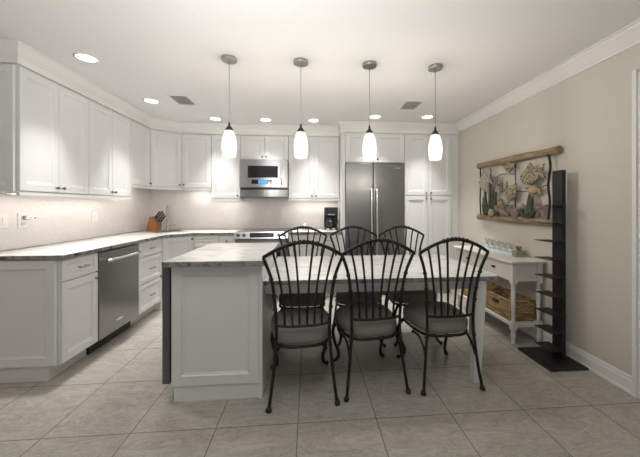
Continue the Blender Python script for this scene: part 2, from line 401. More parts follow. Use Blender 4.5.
# ---- diagonal corner upper
P1, P2 = Vector((WU-TD, 4.217)), Vector((-1.815, 4.49))
dv = P2-P1; LD = dv.length; ang = math.atan2(dv.y, dv.x)
def to_loc(pts, o, a):
    out = []
    for x, y in pts:
        v = Vector((x, y))-o; out.append((v.x*math.cos(a)+v.y*math.sin(a), -v.x*math.sin(a)+v.y*math.cos(a)))
    return out
poly = to_loc([P1, P2, (P2.x, YB-0.012), (XL+0.012, YB-0.012), (XL+0.012, P1.y)], P1, ang)
cabinet('corner_wall_cabinet', 'short white upper cabinet set diagonally across the back left corner', 'cabinet', (P1.x, P1.y, 0), ang, LD, USH, UT, 0,
        [('door', 0.012, LD-0.012, USH+0.006, UT-0.012, ('k', LD-0.045, USH+0.045))], None, 0, poly)
# ---- back run uppers
BU = 4.47
GB = 'white upper cabinets on the back wall'
def back_upper(x0, x1, zb, zt, n, label, kx=None, y=BU, depth=None):
    W = x1-x0
    if n == 2: fr = [('door', 0, W/2, zb+0.006, zt-0.012, ('k', W/2-0.03, zb+0.045)), ('door', W/2, W, zb+0.006, zt-0.012, ('k', W/2+0.03, zb+0.045))]
    else: fr = [('door', 0, W, zb+0.006, zt-0.012, ('k', kx, zb+0.045))]
    return cabinet('wall_cabinet', label, 'cabinet', (x0, y+TD, 0), 0, W, zb, zt, (YB-y-TD-0.012) if depth is None else depth, fr, GB)
back_upper(-1.813, -1.402, USH, UT, 1, 'short single-door white upper cabinet on the back wall, right of the diagonal one', 0.035)
back_upper(-1.400, -0.992, UBOT, UT, 1, 'tall single-door white upper cabinet just left of the microwave', 0.408-0.035)
back_upper(-0.990, -0.298, 1.945, UT, 2, 'low two-door white cabinet directly above the microwave')
back_upper(-0.296, 0.456, UBOT, UT, 2, 'white two-door upper cabinet between the microwave and the refrigerator')
# light rails under the uppers
def rail_path(path, z, name):
    bm = NB(); sweep(bm, path, [(-0.024, z-0.028), (-0.002, z-0.028), (-0.002, z-0.001), (-0.024, z-0.001)]); struct(name, bm, 'cab')
rail_path([(XL+0.013, 2.387), (WU, 2.387), (WU, 3.776)][1:], UBOT, 'trim_2')
rail_path([(-1.398, BU), (-0.994, BU)], UBOT, 'trim_3')
rail_path([(-0.294, BU), (0.454, BU)], UBOT, 'trim_4')
rail_path([(WU, 3.782), (WU, 4.208), (-1.815, BU), (-1.404, BU)], USH, 'trim_5')
# crown along the cabinets
ccp = [(-0.03, UT), (0.004, UT), (0.004, UT+0.05), (0.010, UT+0.056), (0.010, UT+0.07), (0.016, UT+0.078), (0.036, UT+0.12), (0.044, UT+0.128), (0.046, CEIL-0.001), (-0.03, CEIL-0.001)]
b = NB(); sweep(b, [(XL+0.002, 2.385-TD+0.002), (WU+0.002, 2.385-TD+0.002), (WU+0.002, 4.207), (-1.81, BU-0.002), (0.455, BU-0.002)], ccp); struct('trim_6', b, 'trim')
# fillers behind crown so no gap shows
FY = 4.20                     # fridge wall door plane
b = NB(); sweep(b, [(0.462, YB-0.2), (0.462, FY-0.002), (XR-0.002, FY-0.002)], ccp); struct('trim_7', b, 'trim')

# ---- refrigerator surround
pnl = NB(); box(pnl, 0.462, 0.516, FY-0.002, YB-0.012, 0, UT-0.001, 0.002)
tag(link('refrigerator_side_panel', pnl, 'cab'), 'tall white panel standing along the left side of the refrigerator', 'panel')
cabinet('refrigerator_top_cabinet', 'wide two-door white cabinet above the refrigerator', 'cabinet', (0.518, FY+TD, 0), 0, 0.851, 1.885, UT, 0.5,
        [('door', 0, 0.4255, 1.893, UT-0.012, ('k', 0.395, 1.935)), ('door', 0.4255, 0.851, 1.893, UT-0.012, ('k', 0.456, 1.935))])
W = 0.698
pan = cabinet('pantry_cabinet', 'tall white four-door pantry cabinet between the refrigerator and the beige wall', 'cabinet', (1.371, FY+TD, 0), 0, W, 0, UT, 0.5,
        [('door', 0, W/2, 1.425, UT-0.012, ('k', W/2-0.035, 1.46)), ('door', W/2, W, 1.425, UT-0.012, ('k', W/2+0.035, 1.46)),
         ('door', 0, W/2, 0.115, 1.418, ('k', W/2-0.035, 1.375)), ('door', W/2, W, 0.115, 1.418, ('k', W/2+0.035, 1.375))], None, 0.11)
b = NB(); box(b, W+0.001, XR-1.371-0.002, -0.002, 0.04, 0, UT-0.001); link('filler_strip', b, 'cab', pan)

# ---- left run: bases
FL = -1.79; CZ = 0.885; BD = 0.62
def left_base(y0, y1, fr, label):
    return cabinet('base_cabinet', label, 'cabinet', (FL-TD, y0, 0), R(90), y1-y0, 0, CZ, abs(XL-(FL-TD))-0.002, fr, 'white base cabinets under the left counter', 0.105)
c = left_base(2.345, 2.722, [('drawer', 0, 0.377, 0.715, 0.878, ('p',)), ('door', 0, 0.377, 0.115, 0.71, ('k', 0.345, 0.665))], 'white base cabinet at the near end of the left counter, one drawer above one door')
link('end_panel', shaker(-0.585, -0.012, 0.115, 0.878, 0.06), 'cab', c, loc=(-0.001, 0.001, 0), rot=(0, 0, R(-90)))
W = 0.505
left_base(3.336, 3.841, [('drawer', 0, W, 0.715, 0.878, ('p',)), ('drawer', 0, W, 0.42, 0.71, ('p',)), ('drawer', 0, W, 0.115, 0.415, ('p',))], 'white base cabinet of three drawers just beyond the steel dishwasher')
# diagonal sink base
FB = 4.14
Q1, Q2 = Vector((FL-TD, 3.843)), Vector((-1.53, FB+TD))
dv = Q2-Q1; LQ = dv.length; aq = math.atan2(dv.y, dv.x)
poly = to_loc([Q1, Q2, (Q2.x, YB-0.012), (XL+0.012, YB-0.012), (XL+0.012, Q1.y)], Q1, aq)
sb = cabinet('sink_base_cabinet', 'white single-door base cabinet set diagonally under the corner faucet', 'cabinet', (Q1.x, Q1.y, 0), aq, LQ, 0, CZ-0.17, 0,
        [('door', 0.012, LQ-0.012, 0.115, 0.878, ('k', LQ-0.045, 0.835))], None, 0, poly)
b = NB(); box(b, 0.001, LQ-0.001, 0, 0.03, CZ-0.169, CZ); link('face_rail', b, 'cab', sb)
def back_base(x0, x1, fr, label):
    return cabinet('base_cabinet', label, 'cabinet', (x0, FB+TD, 0), 0, x1-x0, 0, CZ, YB-FB-TD-0.012, fr, 'white base cabinets under the back counter', 0.105)
W = 0.328
back_base(-1.526, -1.198, [('drawer', 0, W, 0.715, 0.878, ('p',)), ('door', 0, W, 0.115, 0.71, ('k', 0.04, 0.665))], 'white base cabinet right of the diagonal corner door, with a bar pull drawer')
W = 0.205
back_base(-1.196, -0.991, [('drawer', 0, W, 0.715, 0.878, ('k', W/2, 0.797)), ('door', 0, W, 0.115, 0.71, ('k', 0.16, 0.665))], 'narrow white base cabinet directly left of the range')
W = 0.73
back_base(-0.272, 0.458, [('drawer', 0, W/2, 0.715, 0.878, ('p',)), ('drawer', W/2, W, 0.715, 0.878, ('p',)), ('drawer', 0, W/2, 0.42, 0.71, ('p',)), ('drawer', W/2, W, 0.42, 0.71, ('p',)), ('door', 0, W/2, 0.115, 0.415, None), ('door', W/2, W, 0.115, 0.415, None)],
          'wide white base cabinet right of the range, behind the far chairs')

# ---- dishwasher
t = thing('dishwasher', 'stainless steel dishwasher with a straight bar handle under the left counter', 'dishwasher', (FL-TD, 2.724, 0), R(90))
W = 0.61
b = NB(); box(b, 0.002, W-0.002, 0.02, 0.56, 0.10, CZ-0.002); link('tub_housing', b, 'black', t)
b = NB(); box(b, 0.004, W-0.004, -0.025, 0.018, 0.115, CZ-0.018, 0.004, 2); dr = link('door', b, 'steel', t)
b = NB(); tube(b, [(0.06, -0.062, 0.79), (W/2, -0.068, 0.792), (W-0.06, -0.062, 0.79)], 0.014, 10, 4)
for s in (0.085, W-0.085): tube(b, [(s, -0.026, 0.79), (s, -0.06, 0.79)], 0.011, 8)
link('handle', b, 'steel_h', dr)
b = NB(); box(b, 0.235, 0.325, -0.0265, -0.0255, 0.20, 0.214); link('name_badge', b, 'steel_h', dr)
b = NB(); box(b, 0.004, W-0.004, 0.06, 0.08, 0.0, 0.105); link('kick_plate', b, 'black', t)

# ---- countertops
def counter(name, label, outer, z0, z1, hole=None, edge=None):
    bm = NB(); prism(bm, outer, z0, z1, hole)
    o = tag(link(name, bm, 'stone'), label, 'countertop')
    return o
CT0, CT1 = CZ+0.001, 0.915
hc = Vector((-1.955, 4.335)); ca, sa = math.cos(aq), math.sin(aq)
def rr(hx, hy): return [(hc.x+ca*x-sa*y, hc.y+sa*x+ca*y) for x, y in ((-hx, -hy), (hx, -hy), (hx, hy), (-hx, hy))]
fx = FL+0.027; fy = FB-0.027
lo = [(fx, 2.318), (fx, 3.835), (-1.522, fy), (-0.986, fy), (-0.986, YB-0.012), (XL+0.012, YB-0.012), (XL+0.012, 2.318)]
ct = counter('countertop', 'long pale stone countertop running along the left wall and into the back corner', lo, CT0, CT1, rr(0.19, 0.125))
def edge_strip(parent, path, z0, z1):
    bm = NB(); sweep(bm, path, [(-0.002, z0), (0.004, z0), (0.004, z1-0.002), (-0.002, z1-0.002)]); link('shaded_edge_band', bm, 'edge', parent)  # thin strip that carries the shade-darkened edge stone
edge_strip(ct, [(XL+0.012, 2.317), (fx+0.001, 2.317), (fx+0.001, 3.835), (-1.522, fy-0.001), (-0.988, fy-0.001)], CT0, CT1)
ct2 = counter('countertop', 'short pale stone countertop between the range and the refrigerator', [(-0.274, fy), (0.459, fy), (0.459, YB-0.012), (-0.274, YB-0.012)], CT0, CT1)
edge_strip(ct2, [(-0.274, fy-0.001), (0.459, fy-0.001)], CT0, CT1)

# ---- sink and faucet
t = thing('sink', 'small steel sink let into the corner counter behind the faucet', 'sink', (hc.x, hc.y, CT1), aq)
b = NB()
box(b, -0.20, 0.20, -0.135, -0.118, 0.0005, 0.005); box(b, -0.20, 0.20, 0.118, 0.135, 0.0005, 0.005)
box(b, -0.20, -0.183, -0.118, 0.118, 0.0005, 0.005); box(b, 0.183, 0.20, -0.118, 0.118, 0.0005, 0.005)
link('rim', b, 'bnickel', t)
b = NB()
box(b, -0.186, 0.186, -0.121, 0.121, -0.15, -0.145)
box(b, -0.186, 0.186, -0.121, -0.118, -0.145, 0.0); box(b, -0.186, 0.186, 0.118, 0.121, -0.145, 0.0)
box(b, -0.186, -0.183, -0.118, 0.118, -0.145, 0.0); box(b, 0.183, 0.186, -0.118, 0.118, -0.145, 0.0)
link('basin', b, 'bnickel', t)
t = thing('faucet', 'tall slim nickel kitchen faucet standing right of the knife block', 'faucet', (-2.03, 4.52, CT1+0.0005), R(26))
b = NB(); lathe(b, [(0.028, 0), (0.028, 0.008), (0.02, 0.02), (0.017, 0.06), (0.017, 0.10)], 16); link('base', b, 'bnickel', t)
b = NB(); tube(b, [(0, 0, 0.09), (0, 0, 0.24), (0, -0.015, 0.325), (0, -0.06, 0.36), (0, -0.105, 0.33), (0, -0.115, 0.25)], 0.0125, 10, 5); link('spout', b, 'bnickel', t)
b = NB(); lathe(b, [(0.013, 0), (0.017, 0.01), (0.017, 0.075), (0.014, 0.085)], 14, (0, -0.115, 0.17)); link('spray_head', b, 'bnickel', t)
b = NB(); tube(b, [(0.016, 0, 0.07), (0.06, 0.0, 0.075), (0.11, -0.005, 0.085)], lambda q: 0.009-0.003*q, 8); link('lever', b, 'bnickel', t)

# ---- knife block and knives
kb = Matrix.Rotation(R(-15), 4, 'Z')
KBX, KBY = -2.235, 4.53
t = thing('knife_block', 'slanted wooden knife block in the counter corner', 'knife block', (KBX, KBY, CT1+0.0005), R(-12))
b = NB()
pr = [(-0.075, 0.0), (0.085, 0.0), (0.10, 0.10), (0.035, 0.205), (-0.012, 0.205)]      # x,z outline, slots face the upper right
A = [b.verts.new((x, -0.055, z)) for x, z in pr]; Bv = [b.verts.new((x, 0.055, z)) for x, z in pr]
b.faces.new(A[::-1]); b.faces.new(Bv)
for i in range(5): b.faces.new((A[i], A[(i+1) % 5], Bv[(i+1) % 5], Bv[i]))
bmesh.ops.recalc_face_normals(b, faces=b.faces[:]); bmesh.ops.bevel(b, geom=b.edges[:], offset=0.003, segments=1, affect='EDGES')
link('block', b, 'wood', t)
b = NB()
box(b, -0.009, 0.009, -0.011, 0.011, 0, 0.115, 0.003, 2)
kn = thing('kitchen_knife', 'x', 'knife', group='knives in the wooden block')
link('handle', b, 'black', kn)
b = NB(); box(b, -0.010, 0.010, -0.012, 0.012, -0.006, 0.0005); link('bolster', b, 'steel_h', kn)
nx = Vector((0.105, 0, 0.065)).normalized()
names = ['front left', 'front middle', 'front right', 'rear left', 'rear middle', 'rear right']
first = True; i = 0
rz = R(-12)
for row in range(3):
    for cl in range(2):
        s = 0.2 + 0.3*row; px = 0.035+0.065*s; pz = 0.205-0.105*s; py = -0.03+0.06*cl
        wx = KBX + px*math.cos(rz) - py*math.sin(rz); wy = KBY + px*math.sin(rz)+py*math.cos(rz)
        lab = 'black-handled knife in the %s row of the wooden block, %s side' % (['upper', 'middle', 'lower'][row], ['near', 'far'][cl])
        o = kn if first else kn.copy()
        if not first:
            COL.objects.link(o)
            for ch in list(kn.children):
                c2 = ch.copy(); COL.objects.link(c2); c2.parent = o
        first = False
        o.location = (wx+nx.x*0.012*math.cos(rz), wy+nx.x*0.012*math.sin(rz), CT1+pz+0.012*nx.z); o.rotation_euler = (0, R(40), rz); o['label'] = lab

# ---- coffee maker
t = thing('coffee_maker', 'black drip coffee maker on the back counter beside the refrigerator', 'coffee maker', (0.335, 4.50, CT1+0.0005))
b = NB(); box(b, -0.10, 0.10, -0.10, 0.10, 0, 0.035, 0.006, 2); link('base', b, 'black', t)
b = NB(); box(b, -0.10, 0.10, 0.02, 0.10, 0.036, 0.335, 0.006, 2); link('water_tank', b, 'black', t)
b = NB(); box(b, -0.098, 0.098, -0.10, 0.019, 0.215, 0.335, 0.012, 2); hd = link('brew_head', b, 'black', t)
b = NB(); box(b, -0.055, 0.05, -0.1025, -0.1005, 0.222, 0.236); link('trim_strip', b, 'steel_h', hd)
b = NB(); lathe(b, [(0.05, 0), (0.062, 0.03), (0.058, 0.09), (0.042, 0.13), (0.045, 0.15)], 20, (-0.015, -0.043, 0.036)); cf = link('carafe', b, 'glassblk', t)
b = NB(); tube(b, [(0.035, -0.06, 0.165), (0.085, -0.08, 0.16), (0.09, -0.085, 0.09), (0.047, -0.065, 0.07)], 0.008, 8, 4); link('carafe_handle', b, 'black', cf)
b = NB()
for dx in (-0.06, 0.03): box(b, dx-0.02, dx+0.025, -0.103, -0.1005, 0.008, 0.028)
link('buttons', b, 'steel_h', t)
# little glass jar by the far chair
b = NB(); lathe(b, [(0.028, 0), (0.030, 0.01), (0.030, 0.075), (0.026, 0.085)], 16); j = tag(link('glass_jar', b, 'clear', None, (-0.055, 4.30, CT1+0.0005)), 'tiny clear glass jar on the short counter right of the range', 'jar')
b = NB(); lathe(b, [(0.027, 0.0855), (0.027, 0.10), (0.02, 0.103)], 16); link('lid', b, 'steel_h', j)

# ---- outlet plates and switches
def plate(loc, rz, label, kind, w_=0.07, h_=0.115):
    t = thing('wall_plate', label, 'wall plate', loc, rz, 'plates on the backsplash')
    b = NB(); box(b, -w_/2, w_/2, -0.006, -0.0005, -h_/2, h_/2, 0.002); link('cover', b, 'plate', t)
    n = max(1, int(round(w_/0.06)) if w_ > 0.1 else 1)
    for i in range(n):
        cx = (i-(n-1)/2)*0.046
        if kind == 'switch':
            b = NB(); box(b, cx-0.016, cx+0.016, -0.010, -0.0062, -0.032, 0.032, 0.002); link('rocker', b, 'plate', t)
        else:
            for s in (-1, 1):
                b = NB(); box(b, cx-0.015, cx+0.015, -0.009, -0.0062, s*0.024-0.014, s*0.024+0.014, 0.003)
                rc = link('receptacle', b, 'plate', t)
                b = NB()
                for q in (-0.006, 0.006): box(b, cx+q-0.001, cx+q+0.001, -0.0096, -0.0091, s*0.024-0.004, s*0.024+0.006)
                link('slots', b, 'black', rc)
    return t
xs = XL+0.010
plate((xs, 2.545, 1.152), R(90), 'wide white switch plate nearest the camera on the left backsplash', 'switch', 0.12)
plate((xs, 2.725, 1.145), R(90), 'white outlet plate with a plug-in night light on the left backsplash', 'outlet', 0.09, 0.13)
plate((xs, 3.575, 1.15), R(90), 'white wall plate alone at the middle of the left backsplash', 'switch', 0.09, 0.13)
plate((-1.262, YB-0.010, 1.175), 0, 'white wall plate on the back backsplash left of the range', 'outlet', 0.075, 0.125)
plate((0.205, YB-0.010, 1.16), 0, 'white outlet plate on the back backsplash behind the coffee maker', 'outlet')
t = thing('night_light', 'small plug-in night light on the second outlet of the left backsplash', 'night light', (xs+0.0106, 2.735, 1.172), R(90))
b = NB(); box(b, -0.022, 0.022, -0.03, 0.0, -0.018, 0.018, 0.005, 2); link('plug_body', b, 'bnickel', t)
b = NB(); tube(b, [(-0.03, -0.045, 0.0), (0.035, -0.045, 0.0)], 0.014, 12); link('lamp_tube', b, 'clear', t)

# ------------------------------------------------------------------ range
t = thing('range', 'stainless slide-in electric range with front knobs and a black control display', 'range', (-0.984, FB, 0))
W = 0.706
b = NB(); box(b, 0.002, W-0.002, 0.02, YB-FB-0.02, 0.0, 0.905); link('body', b, 'steel', t)
b = NB(); box(b, 0.0, W, -0.03, YB-FB-0.015, 0.906, 0.925, 0.003); link('glass_cooktop', b, 'glassblk', t)
b = NB()
v = [b.verts.new(p) for p in ((0, -0.065, 0.835), (W, -0.065, 0.835), (W, -0.04, 0.925), (0, -0.04, 0.925), (0, 0.019, 0.835), (W, 0.019, 0.835), (W, 0.019, 0.905), (0, 0.019, 0.905), (W, -0.031, 0.925), (0, -0.031, 0.925), (W, -0.031, 0.905), (0, -0.031, 0.905))]
for f in ((0, 1, 2, 3), (3, 2, 8, 9), (9, 8, 10, 11), (11, 10, 6, 7), (7, 6, 5, 4), (4, 5, 1, 0), (0, 3, 9, 11, 7, 4), (1, 5, 6, 10, 8, 2)): b.faces.new([v[k] for k in f])
bmesh.ops.recalc_face_normals(b, faces=b.faces[:]); cp = link('control_panel', b, 'steel_h', t)
def on_panel(z): return -0.065 + (z-0.835)/0.09*0.025
b = NB(); v = [b.verts.new(p) for p in ((0.2, on_panel(0.85)-0.002, 0.85), (0.52, on_panel(0.85)-0.002, 0.85), (0.52, on_panel(0.91)-0.002, 0.91), (0.2, on_panel(0.91)-0.002, 0.91))]
b.faces.new(v); ex = bmesh.ops.extrude_face_region(b, geom=b.faces[:]); bmesh.ops.translate(b, vec=(0, 0.0015, 0), verts=[q for q in ex['geom'] if isinstance(q, bmesh.types.BMVert)]); link('display', b, 'glassblk', cp)
for kx in (0.05, 0.125, W-0.125, W-0.05):
    b = NB(); lathe(b, [(0.024, 0), (0.024, 0.008), (0.019, 0.012), (0.018, 0.034), (0.015, 0.037)], 16)
    bmesh.ops.rotate(b, verts=b.verts[:], cent=(0, 0, 0), matrix=Matrix.Rotation(R(90-15), 3, 'X')); bmesh.ops.translate(b, verts=b.verts[:], vec=(kx, on_panel(0.88)-0.001, 0.88))
    link('knob', b, 'nickel', cp)
b = NB(); box(b, 0.006, W-0.006, -0.03, 0.018, 0.25, 0.815, 0.004, 2); od = link('oven_door', b, 'steel', t)
b = NB(); box(b, 0.10, W-0.10, -0.0325, -0.0305, 0.36, 0.68); link('oven_window', b, 'glassblk', od)
b = NB(); tube(b, [(0.05, -0.075, 0.765), (W-0.05, -0.075, 0.765)], 0.013, 10)
for s in (0.08, W-0.08): tube(b, [(s, -0.031, 0.765), (s, -0.075, 0.765)], 0.01, 8)
link('oven_handle', b, 'steel_h', od)
b = NB(); box(b, 0.006, W-0.006, -0.028, 0.018, 0.09, 0.24, 0.004, 2); link('warming_drawer', b, 'steel', t)

# ------------------------------------------------------------------ microwave
t = thing('microwave', 'stainless over-the-range microwave with a blue display and a side bar handle', 'microwave', (-0.985, 4.385, 0))
W = 0.682
b = NB(); box(b, 0.0, W, 0.02, YB-4.385-0.012, 1.535, 1.94); link('case', b, 'steel', t)
b = NB()
# bowed stainless front
n = 14
zs = (1.54, 1.938)
fr_ = []
for i in range(n+1):
    x = W*i/n; y = -0.03*(1-(2*i/n-1)**2)
    fr_.append((x, y))
pts = fr_ + [(W, 0.019), (0, 0.019)]
prism(b, pts, zs[0], zs[1]); df = link('door', b, 'steel_m', t)
def bow(x): return -0.03*(1-(2*x/W-1)**2)
def bowpatch(x0, x1, z0, z1, off, k=8):
    bm = NB(); f = [(x0+(x1-x0)*i/k, bow(x0+(x1-x0)*i/k)-off) for i in range(k+1)]
    prism(bm, f + [(x, y+off*0.8) for x, y in f[::-1]], z0, z1); return bm
link('window', bowpatch(0.12, 0.545, 1.675, 1.845, 0.003), 'glassblk', df)
cp = link('control_strip', bowpatch(0.175, 0.46, 1.585, 1.645, 0.003), 'glassblk', df)
link('display', bowpatch(0.27, 0.40, 1.59, 1.64, 0.005), 'display', cp)
b = NB(); tube(b, [(0.60, bow(0.60)-0.03, 1.575), (0.60, bow(0.6)-0.045, 1.65), (0.60, bow(0.6)-0.048, 1.76), (0.60, bow(0.6)-0.045, 1.86), (0.60, bow(0.6)-0.03, 1.905)], 0.013, 10, 4)
for z in (1.60, 1.88): tube(b, [(0.60, bow(0.6)-0.001, z), (0.60, bow(0.6)-0.04, z)], 0.010, 8)
link('handle', b, 'steel_h', df)
b = NB(); box(b, 0.004, W-0.004, 0.03, YB-4.385-0.02, 1.505, 1.534); link('vent_slot', b, 'black', t)
b = NB(); f = [(W*i/10, 0.03-0.035*(1-(2*i/10-1)**2)) for i in range(11)]
prism(b, f + [(W, 0.36), (0, 0.36)], 1.405, 1.504)
link('vent_hood', b, 'steel', t)

# ------------------------------------------------------------------ refrigerator
FX0 = 0.519; FW = 0.850
t = thing('refrigerator', 'stainless side-by-side refrigerator with two long vertical bar handles', 'refrigerator', (FX0, 4.175, 0))
b = NB(); box(b, 0.003, FW-0.003, 0.055, 0.57, 0.02, 1.868); link('case', b, 'dksteel', t)
b = NB(); box(b, 0.003, FW-0.003, 0.03, 0.054, 0.02, 0.11); link('kick_grille', b, 'black', t)
SP = 0.395
for nm, x0, x1, hx in (('freezer_door', 0.002, SP-0.004, SP-0.035), ('refrigerator_door', SP+0.004, FW-0.002, SP+0.04)):
    b = NB(); box(b, x0, x1, 0.0, 0.054, 0.12, 1.872, 0.008, 3); d = link(nm, b, 'steel', t)
    b = NB(); tube(b, [(hx, -0.03, 0.52), (hx, -0.055, 0.60), (hx, -0.06, 1.0), (hx, -0.055, 1.43), (hx, -0.03, 1.51)], 0.014, 10, 4)
    for z in (0.54, 1.49): tube(b, [(hx, -0.001, z), (hx, -0.035, z)], 0.012, 8)
    link('handle', b, 'steel_h', d)
    if nm == 'refrigerator_door':
        b = NB(); box(b, FW-0.145, FW-0.07, -0.002, -0.0005, 1.80, 1.815); link('name_badge', b, 'steel_h', d)

# ------------------------------------------------------------------ island
IX0, IX1, IY0, IY1, IZ = -0.882, -0.305, 2.035, 2.88, 0.886
t = thing('kitchen_island', 'white panelled kitchen island base under the pale stone top', 'island', (0, 0, 0))
b = NB(); box(b, IX0, IX1, IY0, IY1, 0.10, IZ); link('cabinet_body', b, 'cab', t)
b = NB(); box(b, IX0+0.012, IX1, IY0-0.008, IY1, 0.0, 0.0995); link('plinth', b, 'cab', t)
link('end_panel', shaker(IX0, IX1-0.024, 0.103, IZ-0.002, 0.062), 'cab', t, loc=(0, IY0, 0))
b = NB(); box(b, IX1-0.022, IX1, IY0-0.022, IY0-0.001, 0.0, IZ-0.001); link('corner_post', b, 'cab', t)
ic = counter('island_countertop', 'raised pale stone slab on top of the white island', [(-0.908, 1.957), (-0.284, 1.957), (-0.284, 2.915), (-0.908, 2.915)], IZ+0.001, 0.92)
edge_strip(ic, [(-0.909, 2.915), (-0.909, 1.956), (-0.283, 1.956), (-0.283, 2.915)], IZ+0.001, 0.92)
t = thing('undercounter_appliance', 'dark grey appliance door standing proud of the island left side', 'appliance', (IX0-0.001, 2.06, 0), R(-90))
# local x runs towards the camera side, y into the island
b = NB(); box(b, -0.58, 0.0, -0.022, 0.0, 0.115, 0.87); link('gasket', b, 'black', t)
b = NB(); box(b, -0.59, 0.015, -0.070, -0.023, 0.105, 0.872, 0.004, 2); d = link('door', b, 'dksteel', t)
b = NB(); tube(b, [(-0.53, -0.105, 0.80), (-0.05, -0.105, 0.80)], 0.011, 10)
for s in (-0.48, -0.10): tube(b, [(s, -0.071, 0.80), (s, -0.105, 0.80)], 0.009, 8)
link('handle', b, 'steel_h', d)

# ------------------------------------------------------------------ dining table attached to the island
TZ = 0.77; TX1, TY0, TY1 = 1.365, 2.035, 3.0
t = thing('dining_table', 'long pale stone dining table joined to the right side of the island', 'table', (0, 0, 0))
b = NB()
cr = 0.05
prism(b, [(-0.302, TY0), (TX1-cr, TY0), (TX1-cr*0.3, TY0+cr*0.3), (TX1, TY0+cr), (TX1, TY1-cr), (TX1-cr*0.3, TY1-cr*0.3), (TX1-cr, TY1), (-0.302, TY1)], TZ-0.03, TZ)
tp = link('tabletop', b, 'stone', t)
bm = NB(); sweep(bm, [(-0.302, TY0-0.001), (TX1-cr, TY0-0.001), (TX1-cr*0.3, TY0+cr*0.3-0.001), (TX1+0.001, TY0+cr), (TX1+0.001, TY1-cr), (TX1-cr*0.3, TY1-cr*0.3+0.001), (TX1-cr, TY1+0.001), (-0.302, TY1+0.001)], [(-0.002, TZ-0.03), (0.004, TZ-0.03), (0.004, TZ-0.002), (-0.002, TZ-0.002)]); link('shaded_edge_band', bm, 'edge', tp)
ax0, ax1, ay0, ay1 = -0.302, 1.26, 2.13, 2.92
b = NB(); az0, az1 = TZ-0.115, TZ-0.031
box(b, ax0, ax1, ay0, ay0+0.022, az0, az1); box(b, ax0, ax1, ay1-0.022, ay1, az0, az1); box(b, ax1-0.022, ax1, ay0+0.022, ay1-0.022, az0, az1)
link('apron', b, 'cab', t)
def leg_bm(cx, cy, top, bot, s):
    bm = NB(); A = [bm.verts.new((cx+dx*top, cy+dy*top, TZ-0.0315)) for dx, dy in ((-1, -1), (1, -1), (1, 1), (-1, 1))]
    B_ = [bm.verts.new((cx+dx*bot+s*(top-bot), cy+dy*bot, 0.0)) for dx, dy in ((-1, -1), (1, -1), (1, 1), (-1, 1))]
    Am = [bm.verts.new((cx+dx*top, cy+dy*top, TZ-0.12)) for dx, dy in ((-1, -1), (1, -1), (1, 1), (-1, 1))]
    for P_, Q_ in ((A, Am), (Am, B_)):
        for k in range(4): bm.faces.new((P_[k], P_[(k+1) % 4], Q_[(k+1) % 4], Q_[k]))
    bm.faces.new(A); bm.faces.new(B_[::-1]); bmesh.ops.recalc_face_normals(bm, faces=bm.faces[:]); return bm
link('leg', leg_bm(1.222, 2.085, 0.042, 0.026, -1), 'cab', t); link('leg', leg_bm(1.268, 2.96, 0.042, 0.026, -1), 'cab', t)

